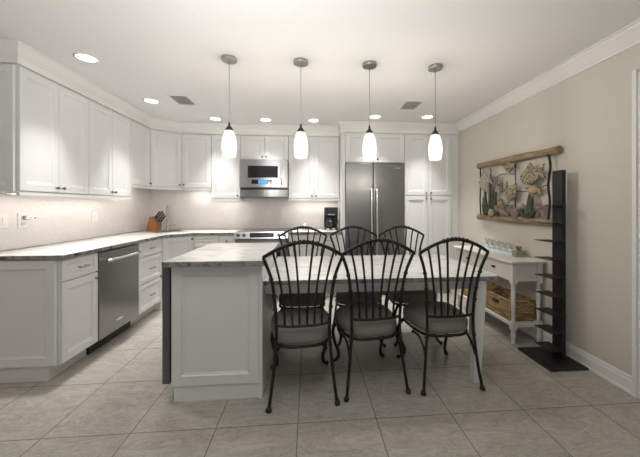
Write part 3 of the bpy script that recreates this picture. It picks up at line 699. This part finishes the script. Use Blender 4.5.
# ------------------------------------------------------------------ chairs (origin on the floor under the seat centre, facing +y)
def make_chair():
    t = thing('dining_chair', 'x', 'chair', group='black iron chairs around the dining table')
    r = 0.0105
    def hw(z):      # half width of the back at height z
        T = [(0, 0.215), (0.2, 0.190), (0.40, 0.172), (0.55, 0.172), (0.70, 0.182), (0.83, 0.203), (0.955, 0.247)]
        for (a, wa), (b_, wb_) in zip(T, T[1:]):
            if z <= b_: return wa+(wb_-wa)*(z-a)/(b_-a)
        return T[-1][1]
    def by(z):      # back rake
        T = [(0, -0.262), (0.25, -0.232), (0.42, -0.222), (0.55, -0.225), (0.75, -0.243), (0.955, -0.275), (1.05, -0.292)]
        for (a, wa), (b_, wb_) in zip(T, T[1:]):
            if z <= b_: return wa+(wb_-wa)*(z-a)/(b_-a)
        return T[-1][1]
    for s in (-1, 1):
        b = NB(); zz = (0.012, 0.2, 0.40, 0.55, 0.70, 0.83, 0.955)
        tube(b, [(s*hw(z), by(z), z) for z in zz], r, 8, 5)
        for z in (0.37, 0.62, 0.705, 0.815): ball(b, (s*hw(z), by(z), z), 0.0155, 1, 1, 0.8, None, 8, 6)
        lg = link('rear_leg', b, 'iron', t)
        b = NB(); lathe(b, [(0.013, 0.0), (0.019, 0.006), (0.018, 0.018), (0.0125, 0.03)], 10, (s*hw(0), by(0), 0)); link('foot_cap', b, 'black', lg)
    b = NB(); arc = []
    for i in range(17):
        u = -1+2*i/16; z = 0.955+0.092*(1-abs(u)**1.8); arc.append((u*0.247, by(z), z))
    tube(b, arc, 0.0115, 8)
    rail = link('top_rail', b, 'iron', t)
    b = NB()
    for u in (-0.34, -0.22, -0.1, 0.0, 0.1, 0.22, 0.34):
        z = 0.955+0.092*(1-abs(u)**1.8); ball(b, (u*0.247, by(z), z+0.001), 0.0165, 0.85, 1, 1, None, 8, 6)
    link('knotted_ornament', b, 'iron', rail)
    b = NB(); tube(b, [(-hw(0.515), by(0.515), 0.515), (-0.08, by(0.51)-0.012, 0.508), (0.08, by(0.51)-0.012, 0.508), (hw(0.515), by(0.515), 0.515)], 0.0095, 8, 5); link('lower_rail', b, 'iron', t)
    for s in (-1, 1):
        for bx, tx in ((0.024, 0.060), (0.070, 0.128), (0.118, 0.190)):
            b = NB(); P = []
            zt = 0.955+0.092*(1-(tx/0.247)**1.8)
            for k in range(9):
                u = k/8; z = 0.512+(zt-0.512)*u
                P.append((s*(bx+(tx-bx)*u**1.8), by(z)-0.008*(1-u), z))
            tube(b, P, 0.0075, 6); link('spindle', b, 'iron', t)
    # seat outline: rounded, wider in front
    def outline(k=1.0, n=40):
        out = []
        for i in range(n):
            a = 2*PI*i/n; cx, cy = math.cos(a), math.sin(a)
            e = 2/3.4
            x = math.copysign(abs(cx)**e, cx); y = math.copysign(abs(cy)**e, cy)
            wdt = 0.205 + 0.022*y
            out.append((x*wdt*k, y*0.215*k - 0.0, 0))
        return out
    b = NB(); L = [(0.93, 0.375), (0.99, 0.385), (1.02, 0.41), (1.015, 0.44), (0.97, 0.463), (0.86, 0.478), (0.6, 0.486), (0.25, 0.489)]
    rings = [[b.verts.new((x, y, z)) for x, y, _ in outline(k)] for k, z in L]
    for A, B_ in zip(rings, rings[1:]):
        for k in range(40):
            f = b.faces.new((A[k], A[(k+1) % 40], B_[(k+1) % 40], B_[k])); f.smooth = True
    b.faces.new(rings[0][::-1]); f = b.faces.new(rings[-1]); f.smooth = True
    link('seat_cushion', b, 'cush', t)
    b = NB(); tube(b, [(x, y, 0.364) for x, y, _ in outline(0.97)], 0.011, 8, 0, True); link('seat_frame', b, 'iron', t)
    for s in (-1, 1):
        b = NB()
        pts = [(s*0.165, 0.165, 0.358), (s*0.198, 0.195, 0.325), (s*0.216, 0.212, 0.265), (s*0.203, 0.205, 0.18), (s*0.176, 0.185, 0.10), (s*0.186, 0.196, 0.045), (s*0.208, 0.222, 0.017)]
        tube(b, pts, lambda q: 0.0135-0.002*q, 8, 5); ball(b, (s*0.213, 0.228, 0.0165), 0.0165, 1, 1, 1, None, 8, 6); link('front_leg', b, 'iron', t)
        b = NB(); pts = [(s*0.184, -0.228, 0.23), (s*0.182, -0.19, 0.29), (s*0.186, -0.12, 0.335), (s*0.200, -0.06, 0.345)]
        tube(b, pts, 0.008, 8, 5); ball(b, (s*0.202, -0.055, 0.343), 0.0125, 1, 1, 1, None, 8, 6); link('scroll_brace', b, 'iron', t)
    return t
ch = make_chair()
def put(o, rear, deg, label):
    a = R(deg); o.rotation_euler = (0, 0, a)
    o.location = (rear[0]-0.262*math.sin(a), rear[1]+0.262*math.cos(a), 0); o['label'] = label
near = [((-0.031, 1.892), 4.2, 'black iron dining chair with its back to the camera, nearest the island'),
        ((0.460, 1.963), 6.0, 'black iron dining chair with its back to the camera, middle of the front three'),
        ((0.983, 1.968), 3.0, 'black iron dining chair with its back to the camera, right end by the table leg')]
far = [((-0.058, 3.14), 180, 'black iron dining chair across the table in front of the range and jar'),
       ((0.474, 3.14), 179, 'black iron dining chair across the table, middle of the far row'),
       ((0.994, 3.14), 180, 'black iron dining chair across the table, right end of the far row')]
for i, (p, a, lb) in enumerate(near+far):
    o = ch if i == 0 else dup(ch, (0, 0, 0))
    put(o, p, a, lb)

# ------------------------------------------------------------------ ceiling fixtures
PY = 2.475
t = thing('pendant_lamp', 'x', 'pendant lamp', group='milk glass pendants over the island and table')
b = NB(); lathe(b, [(0.057, CEIL-0.026), (0.060, CEIL-0.022), (0.060, CEIL-0.003), (0.058, CEIL-0.0005)], 24); link('canopy', b, 'bnickel', t)
b = NB(); tube(b, [(0, 0, 1.925), (0, 0, CEIL-0.026)], 0.0028, 6); link('cord', b, 'bnickel', t)
b = NB(); lathe(b, [(0.034, 1.876), (0.031, 1.886), (0.018, 1.905), (0.010, 1.915), (0.008, 1.935), (0.004, 1.945)], 18); link('socket_cap', b, 'bronze', t)
b = NB(); pro = [(0.031, 1.8755), (0.042, 1.855), (0.0515, 1.815), (0.0565, 1.77), (0.0565, 1.735), (0.053, 1.70), (0.047, 1.664)]
rings = pro + [(r_-0.004, z) for r_, z in pro[::-1]]
lathe(b, rings, 28, cap=False); link('glass_shade', b, 'pglass', t)
ld = bpy.data.lights.new('pendant_bulb', 'POINT'); ld.energy = PEND_W; ld.color = WARM; ld.shadow_soft_size = 0.045
lo_ = bpy.data.objects.new('bulb', ld); COL.objects.link(lo_); lo_.parent = t; lo_.location = (0, 0, 1.74)
plab = ['milk glass pendant lamp over the island, leftmost of the four', 'milk glass pendant lamp hanging in front of the cabinet right of the microwave',
        'milk glass pendant lamp hanging in front of the refrigerator', 'milk glass pendant lamp hanging in front of the pantry, rightmost of the four']
for i, px in enumerate((-0.636, -0.063, 0.507, 1.076)):
    if i == 0: t.location = (px, PY, 0); t['label'] = plab[0]
    else: dup(t, (px, PY, 0), 0, plab[i])

t = thing('recessed_light', 'x', 'ceiling light', group='recessed ceiling lights')
b = NB(); lathe(b, [(0.082, -0.0005), (0.086, -0.004), (0.068, -0.007), (0.066, -0.0035)], 28, cap=False); bmesh.ops.recalc_face_normals(b, faces=b.faces[:]); link('trim_ring', b, 'trim', t)
b = NB(); lathe(b, [(0.067, -0.001), (0.067, -0.004)], 28); link('lens', b, 'lens', t)
ld = bpy.data.lights.new('downlight', 'AREA'); ld.shape = 'DISK'; ld.size = 0.12; ld.energy = CAN_W; ld.color = WARM; ld.spread = R(66)
lo_ = bpy.data.objects.new('downlight', ld); COL.objects.link(lo_); lo_.parent = t; lo_.location = (0, 0, -0.008)
cans = [(-1.775, 2.565, 'round recessed ceiling light above the aisle beside the nearest left upper cabinet'), (-1.77, 3.55, 'round recessed ceiling light above the left cabinets beyond the dishwasher'),
        (-1.262, 4.20, 'round recessed ceiling light just left of the first pendant, near the back cabinets'), (-0.59, 4.20, 'round recessed ceiling light in front of the microwave'),
        (0.068, 4.17, 'round recessed ceiling light in front of the cabinet left of the refrigerator'), (0.885, 3.93, 'round recessed ceiling light in front of the refrigerator'),
        (1.577, 3.88, 'round recessed ceiling light in front of the pantry')]
for i, (x, y, lb) in enumerate(cans):
    if i == 0: t.location = (x, y, CEIL); t['label'] = lb
    else: dup(t, (x, y, CEIL), 0, lb)

def vent(loc, label):
    t = thing('ceiling_vent', label, 'vent', loc, 0, 'ceiling vents')
    b = NB(); hx, hy, f = 0.115, 0.17, 0.026
    box(b, -hx, hx, -hy, -hy+f, -0.008, -0.0005); box(b, -hx, hx, hy-f, hy, -0.008, -0.0005); box(b, -hx, -hx+f, -hy+f, hy-f, -0.008, -0.0005); box(b, hx-f, hx, -hy+f, hy-f, -0.008, -0.0005)
    link('frame', b, 'trim', t)
    b = NB(); box(b, -hx+f, hx-f, -hy+f, hy-f, -0.0015, -0.0005); link('duct_opening', b, 'black', t)
    for i in range(6):
        x = -0.07+0.028*i
        b = NB(); box(b, x-0.0035, x+0.0035, -hy+f+0.0005, hy-f-0.0005, -0.0075, -0.0045)
        link('louvre', b, 'trim', t)
vent((-1.41, 3.50, CEIL), 'square white ceiling vent on the left, near the corner cabinets')
vent((1.20, 3.45, CEIL), 'square white ceiling vent on the right, behind the last two pendants')

# under-cabinet light strips
def strip(x0, x1, y0, y1, z, label, watts):
    t = thing('undercabinet_light', label, 'light strip', ((x0+x1)/2, (y0+y1)/2, z), 0, 'light strips under the upper cabinets')
    wx, wy = x1-x0, y1-y0
    b = NB(); box(b, -wx/2, wx/2, -wy/2, wy/2, -0.012, -0.001); link('housing', b, 'plate', t)
    b = NB(); box(b, -wx/2+0.004, wx/2-0.004, -wy/2+0.004, wy/2-0.004, -0.014, -0.0121); link('diffuser', b, 'ledstrip', t)
    ld = bpy.data.lights.new('strip_light', 'AREA'); ld.shape = 'RECTANGLE'; ld.size = wx; ld.size_y = wy; ld.energy = watts; ld.color = (1.0, 0.92, 0.85)
    o = bpy.data.objects.new('strip_light', ld); COL.objects.link(o); o.parent = t; o.location = (0, 0, -0.016)
strip(-2.26, -2.22, 2.45, 3.72, UBOT, 'slim light strip under the long left upper cabinets', STRIP_W*2.2)
strip(-2.26, -2.22, 3.85, 4.25, USH, 'slim light strip under the short left upper cabinet', STRIP_W*0.9)
strip(-1.75, -1.45, 4.60, 4.64, USH, 'slim light strip under the short back upper cabinet', STRIP_W*0.9)
strip(-1.36, -1.03, 4.60, 4.64, UBOT, 'slim light strip under the cabinet left of the microwave', STRIP_W*0.7)
strip(-0.25, 0.40, 4.60, 4.64, UBOT, 'slim light strip under the cabinet left of the refrigerator', STRIP_W*1.3)

# ------------------------------------------------------------------ console table, baskets, tray
CX0, CX1, CY0, CY1, CTZ = 1.862, 2.158, 2.60, 3.66, 0.765
t = thing('console_table', 'white console table with turned legs and a low shelf against the beige wall', 'table', (0, 0, 0))
b = NB(); box(b, CX0-0.03, CX1+0.003, CY0-0.03, CY1+0.03, CTZ-0.022, CTZ, 0.005, 2); link('tabletop', b, 'console', t)
b = NB(); box(b, CX0+0.008, CX1-0.004, CY0+0.008, CY1-0.008, CTZ-0.19, CTZ-0.0225); link('apron', b, 'console', t)
for k in range(2):
    y0 = CY0+0.06+k*0.49
    dz0, dz1 = CTZ-0.165, CTZ-0.045
    bm = shaker(-(y0+0.45), -y0, dz0, dz1, 0.018, 0.004)
    d = link('drawer', bm, 'console', t, loc=(CX0+0.0265, 0, 0), rot=(0, 0, R(-90)))
    b = NB(); box(b, -(y0+0.225)-0.022, -(y0+0.225)+0.022, -0.038, -0.0205, (dz0+dz1)/2-0.010, (dz0+dz1)/2+0.012, 0.005, 2); link('cup_pull', b, 'bronze', d)
def turned(cx, cy):
    b = NB(); s = 0.024
    box(b, cx-s, cx+s, cy-s, cy+s, CTZ-0.21, CTZ-0.0235)
    lathe(b, [(0.021, CTZ-0.212), (0.014, CTZ-0.222), (0.022, CTZ-0.235), (0.015, CTZ-0.248), (0.020, CTZ-0.27), (0.021, CTZ-0.33), (0.015, 0.24), (0.014, 0.215), (0.021, 0.202)], 14, (cx, cy, 0))
    box(b, cx-s, cx+s, cy-s, cy+s, 0.13, 0.20)
    lathe(b, [(0.020, 0.0), (0.016, 0.010), (0.015, 0.02), (0.022, 0.06), (0.022, 0.095), (0.015, 0.106), (0.022, 0.116), (0.018, 0.129)], 14, (cx, cy, 0))
    return b
for cx in (CX0+0.022, CX1-0.026):
    for cy in (CY0+0.022, CY1-0.022): link('leg', turned(cx, cy), 'console', t)
b = NB(); box(b, CX0+0.008, CX1-0.008, CY0+0.047, CY1-0.047, 0.154, 0.178); box(b, CX0+0.05, CX1-0.052, CY0+0.008, CY0+0.0465, 0.154, 0.178); box(b, CX0+0.05, CX1-0.052, CY1-0.0465, CY1-0.008, 0.154, 0.178)
link('shelf', b, 'console', t)
def basket(y0, y1, label):
    t = thing('wicker_basket', label, 'basket', ((CX0+CX1)/2, (y0+y1)/2, 0.1785), 0, 'wicker baskets on the console shelf')
    hx, hy, H_ = 0.122, (y1-y0)/2, 0.185
    b = NB(); tk = 0.012; f = 0.012                                           # slight flare
    def ringq(kx, ky, z): return [b.verts.new((sx*kx, sy*ky, z)) for sx, sy in ((-1, -1), (1, -1), (1, 1), (-1, 1))]
    R_ = [ringq(hx-f, hy-f, 0), ringq(hx, hy, H_), ringq(hx-tk, hy-tk, H_), ringq(hx-f-tk, hy-f-tk, 0.014)]
    for A, B_ in zip(R_, R_[1:]):
        for k in range(4): b.faces.new((A[k], A[(k+1) % 4], B_[(k+1) % 4], B_[k]))
    b.faces.new(R_[0][::-1]); b.faces.new(R_[-1]); link('woven_body', b, 'wicker', t)
    b = NB(); tube(b, [(sx*(hx-0.004), sy*(hy-0.004), H_+0.006) for sx, sy in ((-1, -1), (1, -1), (1, 1), (-1, 1))], 0.011, 8, 0, True); link('braided_rim', b, 'wicker', t)
    b = NB()
    box(b, -hx+0.0005-0.006, -hx+0.004, -0.045, 0.045, H_-0.062, H_-0.028, 0.008, 2); link('handle_slot', b, 'wicker_dk', t)  # solid dark block painted as the shade inside the handle opening
basket(2.66, 3.115, 'brown wicker basket on the console shelf, nearer the camera')
basket(3.14, 3.595, 'brown wicker basket on the console shelf, further from the camera')
# long centerpiece
t = thing('centerpiece_tray', 'long narrow white tray with a mossy end block on the console table', 'tray', (2.085, 3.16, CTZ+0.0005))
b = NB(); box(b, -0.05, 0.05, -0.30, 0.28, 0, 0.012, 0.003); box(b, -0.05, -0.044, -0.30, 0.28, 0.0121, 0.03); box(b, 0.044, 0.05, -0.30, 0.28, 0.0121, 0.03); link('tray', b, 'bluewhite', t)
b = NB(); box(b, -0.055, 0.055, -0.37, -0.305, 0, 0.06, 0.006); link('end_block', b, 'mossy', t)
for i in range(5):
    y = 2.93+0.105*i
    g = thing('glass_votive', ['pale blue glass on the console tray, next to the mossy end block', 'pale blue glass on the console tray, second from the mossy end block', 'pale blue glass at the middle of the console tray', 'pale blue glass on the console tray, second from the far end', 'pale blue glass at the far end of the console tray'][i], 'glass', (2.085, y, CTZ+0.0127), 0, 'glasses on the console tray')
    b = NB(); lathe(b, [(0.026, 0), (0.032, 0.02), (0.032, 0.04), (0.026, 0.05)], 14); link('bowl', b, 'bluewhite', g)
    b = NB()
    for k in range(6):
        a = 2*PI*k/6+i; tube(b, [(0.008*math.cos(a), 0.008*math.sin(a), 0.05), (0.02*math.cos(a), 0.02*math.sin(a), 0.08+0.01*(k % 3))], 0.0022, 5)
        ball(b, (0.021*math.cos(a), 0.021*math.sin(a), 0.084+0.01*(k % 3)), 0.007, 1, 1, 1, None, 6, 5)
    link('sprig', b, 'sprig', g)
b = NB(); ball(b, (0, 0, 0.02), 0.02, 1.5, 1, 1, None, 10, 7)
for k in range(5): ball(b, (0.02*math.cos(k*1.26), 0.02*math.sin(k*1.26), 0.035), 0.012, 1, 1, 0.8, None, 8, 6)
tag(link('seashell', b, 'fish', None, (2.085, 2.825, CTZ+0.061)), 'brown seashell lying on the mossy end block of the tray', 'seashell')

# ------------------------------------------------------------------ spine tower shelf
t = thing('tower_shelf', 'tall black metal tower shelf with thin plates on a square base by the beige wall', 'shelf', (0, 0, 0))
b = NB(); box(b, 1.845, 2.160, 2.145, 2.512, 0, 0.016, 0.002); link('base_plate', b, 'blackmetal', t)
b = NB()
box(b, 2.060, 2.072, 2.28, 2.38, 0.0165, 1.565); box(b, 2.0725, 2.092, 2.28, 2.288, 0.0165, 1.565); box(b, 2.0725, 2.092, 2.372, 2.38, 0.0165, 1.565)
link('column', b, 'blackmetal', t)
for k in range(9):
    z = 0.10+0.1465*k
    b = NB(); box(b, 1.93, 2.0595, 2.24, 2.42, z, z+0.004); box(b, 2.056, 2.0595, 2.285, 2.375, z-0.045, z-0.0005)
    link('shelf_plate', b, 'blackmetal', t)

# ------------------------------------------------------------------ wall art
AX = 2.125
t = thing('wall_art', 'coral reef wall hanging of metal fish and shells between two driftwood poles', 'wall art', (0, 0, 0))
def pole(y0, y1, z0, z1):
    b = NB(); n = 14
    P = [(XR-0.042+0.004*math.sin(i*1.3), y0+(y1-y0)*i/n, z0+(z1-z0)*i/n+0.002*math.sin(i*0.9)) for i in range(n+1)]
    tube(b, P, lambda q: 0.036-0.004*math.sin(q*9), 12); return b
link('driftwood_pole', pole(3.62, 2.40, 1.772, 1.755), 'drift', t)
link('driftwood_pole', pole(3.62, 2.40, 1.135, 1.125), 'drift', t)
def Wp(y, z, x=AX): return (x, y, z)
b = NB()
tube(b, [Wp(3.56, 1.75), Wp(3.55, 1.55), Wp(3.565, 1.35), Wp(3.55, 1.16)], 0.008, 6, 4)
tube(b, [Wp(2.50, 1.75), Wp(2.475, 1.62), Wp(2.50, 1.45), Wp(2.48, 1.3), Wp(2.50, 1.15)], 0.010, 6, 4)
tube(b, [Wp(2.925, 1.75), Wp(2.925, 1.16)], 0.005, 6)
tube(b, [Wp(3.56, 1.56), Wp(3.3, 1.575), Wp(3.15, 1.62), Wp(2.925, 1.60)], 0.004, 6, 3)
tube(b, [Wp(2.925, 1.42), Wp(2.75, 1.415), Wp(2.5, 1.46)], 0.004, 6, 3)
tube(b, [Wp(3.3, 1.42), Wp(3.13, 1.43), Wp(3.13, 1.55)], 0.004, 6)
tube(b, [Wp(3.56, 1.28), Wp(3.2, 1.28), Wp(2.925, 1.27), Wp(2.5, 1.27)], 0.004, 6, 3)
tube(b, [Wp(2.68, 1.27), Wp(2.68, 1.42)], 0.004, 6)
tube(b, [Wp(3.36, 1.72), Wp(3.34, 1.66), Wp(3.37, 1.6)], 0.004, 6, 4)
link('wire_grid', b, 'iron', t)
def fish(name, y, z, L, Hh, mat, tilt=0, tail=1):
    b = NB()
    rot = Matrix.Rotation(R(tilt), 4, 'X')
    ball(b, (0, 0, 0), 1, 0.03, L*0.36, Hh*0.5, None, 16, 10)
    for pts in ([(0, -tail*L*0.3, 0), (0, -tail*L*0.56, Hh*0.42), (0, -tail*L*0.47, 0), (0, -tail*L*0.56, -Hh*0.42)],
                [(0, L*0.15, Hh*0.42), (0, -L*0.08, Hh*0.78), (0, -L*0.22, Hh*0.3)], [(0, L*0.1, -Hh*0.42), (0, -L*0.1, -Hh*0.7), (0, -L*0.2, -Hh*0.3)]):
        A = [b.verts.new((0.006, p[1], p[2])) for p in pts]; C_ = [b.verts.new((-0.006, p[1], p[2])) for p in pts]
        b.faces.new(A); b.faces.new(C_[::-1])
        for i in range(len(A)): b.faces.new((A[i], C_[i], C_[(i+1) % len(A)], A[(i+1) % len(A)]))
    bmesh.ops.recalc_face_normals(b, faces=b.faces[:])
    bmesh.ops.transform(b, matrix=Matrix.Translation((AX-0.02, y, z)) @ rot, verts=b.verts[:])
    o = link(name, b, mat, t)
    b = NB(); e = Matrix.Translation((AX-0.02, y, z)) @ rot @ Vector((-0.026, tail*L*0.22, Hh*0.1)); ball(b, e, 0.008, 1, 1, 1, None, 8, 6); link('eye', b, 'black', o)
fish('fish', 2.70, 1.555, 0.34, 0.165, 'fish', -8)
fish('fish', 2.665, 1.425, 0.20, 0.085, 'ochre', 8)
fish('fish', 2.965, 1.405, 0.22, 0.17, 'fish', 35, -1)
fish('fish', 3.00, 1.685, 0.18, 0.10, 'fish', 0)
fish('fish', 3.44, 1.555, 0.26, 0.20, 'pale', -15)
def star(y, z, r0, mat, a0=0.3, n=5):
    b = NB(); c0 = b.verts.new((AX-0.035, y, z)); c1 = b.verts.new((AX+0.005, y, z)); V = []
    for i in range(2*n):
        r_ = r0 if i % 2 == 0 else r0*0.36
        a = a0+PI*i/n; V.append(b.verts.new((AX-0.008, y+r_*math.cos(a), z+r_*math.sin(a))))
    for i in range(2*n):
        b.faces.new((c0, V[i], V[(i+1) % (2*n)])); b.faces.new((c1, V[(i+1) % (2*n)], V[i]))
    bmesh.ops.recalc_face_normals(b, faces=b.faces[:]); link('starfish', b, mat, t)
star(2.575, 1.245, 0.105, 'pinkrock', 0.3); star(3.24, 1.53, 0.11, 'pinkrock', 0.1, 6); star(3.20, 1.46, 0.07, 'pale', 0.5)
def blades(yc, z0, spec, mat):
    b = NB()
    for dy, h, lean in spec:
        P = [(AX-0.01, yc+dy, z0), (AX-0.02, yc+dy+lean*0.3, z0+h*0.4), (AX-0.015, yc+dy+lean*0.4, z0+h*0.75), (AX-0.01, yc+dy+lean, z0+h)]
        tube(b, P, lambda q: 0.019*(1-0.85*q**1.5), 6, 4)
    link('seaweed', b, mat, t)
blades(3.33, 1.165, [(-0.10, 0.30, 0.0), (-0.05, 0.42, -0.02), (0.0, 0.53, -0.01), (0.05, 0.47, 0.14), (0.09, 0.33, 0.02), (0.12, 0.22, 0.04), (-0.13, 0.18, -0.03), (0.02, 0.36, -0.05)], 'weed')
blades(2.70, 1.165, [(0.0, 0.235, 0.0), (0.02, 0.225, 0.0), (-0.02, 0.21, -0.005)], 'weed')
b = NB(); tube(b, [(AX-0.02, 2.70, 1.19), (AX-0.025, 2.79, 1.185), (AX-0.02, 2.80, 1.26)], 0.022, 8, 4); tube(b, [(AX-0.02, 2.7, 1.18), (AX-0.02, 2.655, 1.19), (AX-0.02, 2.65, 1.23)], 0.016, 8, 4); link('seaweed', b, 'weed', t)
for y, z, r_, mat in ((3.30, 1.195, 0.06, 'ochre'), (3.09, 1.20, 0.058, 'pinkrock'), (2.90, 1.20, 0.065, 'pinkrock'), (2.97, 1.235, 0.045, 'pinkrock'), (2.81, 1.265, 0.05, 'pale'), (3.20, 1.245, 0.05, 'pinkrock'), (3.14, 1.30, 0.04, 'ochre'), (3.02, 1.19, 0.04, 'pinkrock')):
    b = NB(); ball(b, (AX-0.022, y, z), r_, 0.42, 0.9, 0.75, None, 12, 8); ball(b, (AX-0.034, y-r_*0.3, z+r_*0.2), r_*0.55, 0.5, 0.9, 0.8, None, 10, 7); link('shell', b, mat, t)
b = NB()
for k in range(7):
    a = R(30+20*k); tube(b, [(AX-0.02, 3.13, 1.19), (AX-0.022, 3.13+0.05*math.cos(a), 1.19+0.09*math.sin(a)), (AX-0.02, 3.13+0.085*math.cos(a), 1.19+0.17*math.sin(a))], lambda q: 0.012-0.006*q, 6, 3)
link('branching_coral', b, 'pinkrock', t)
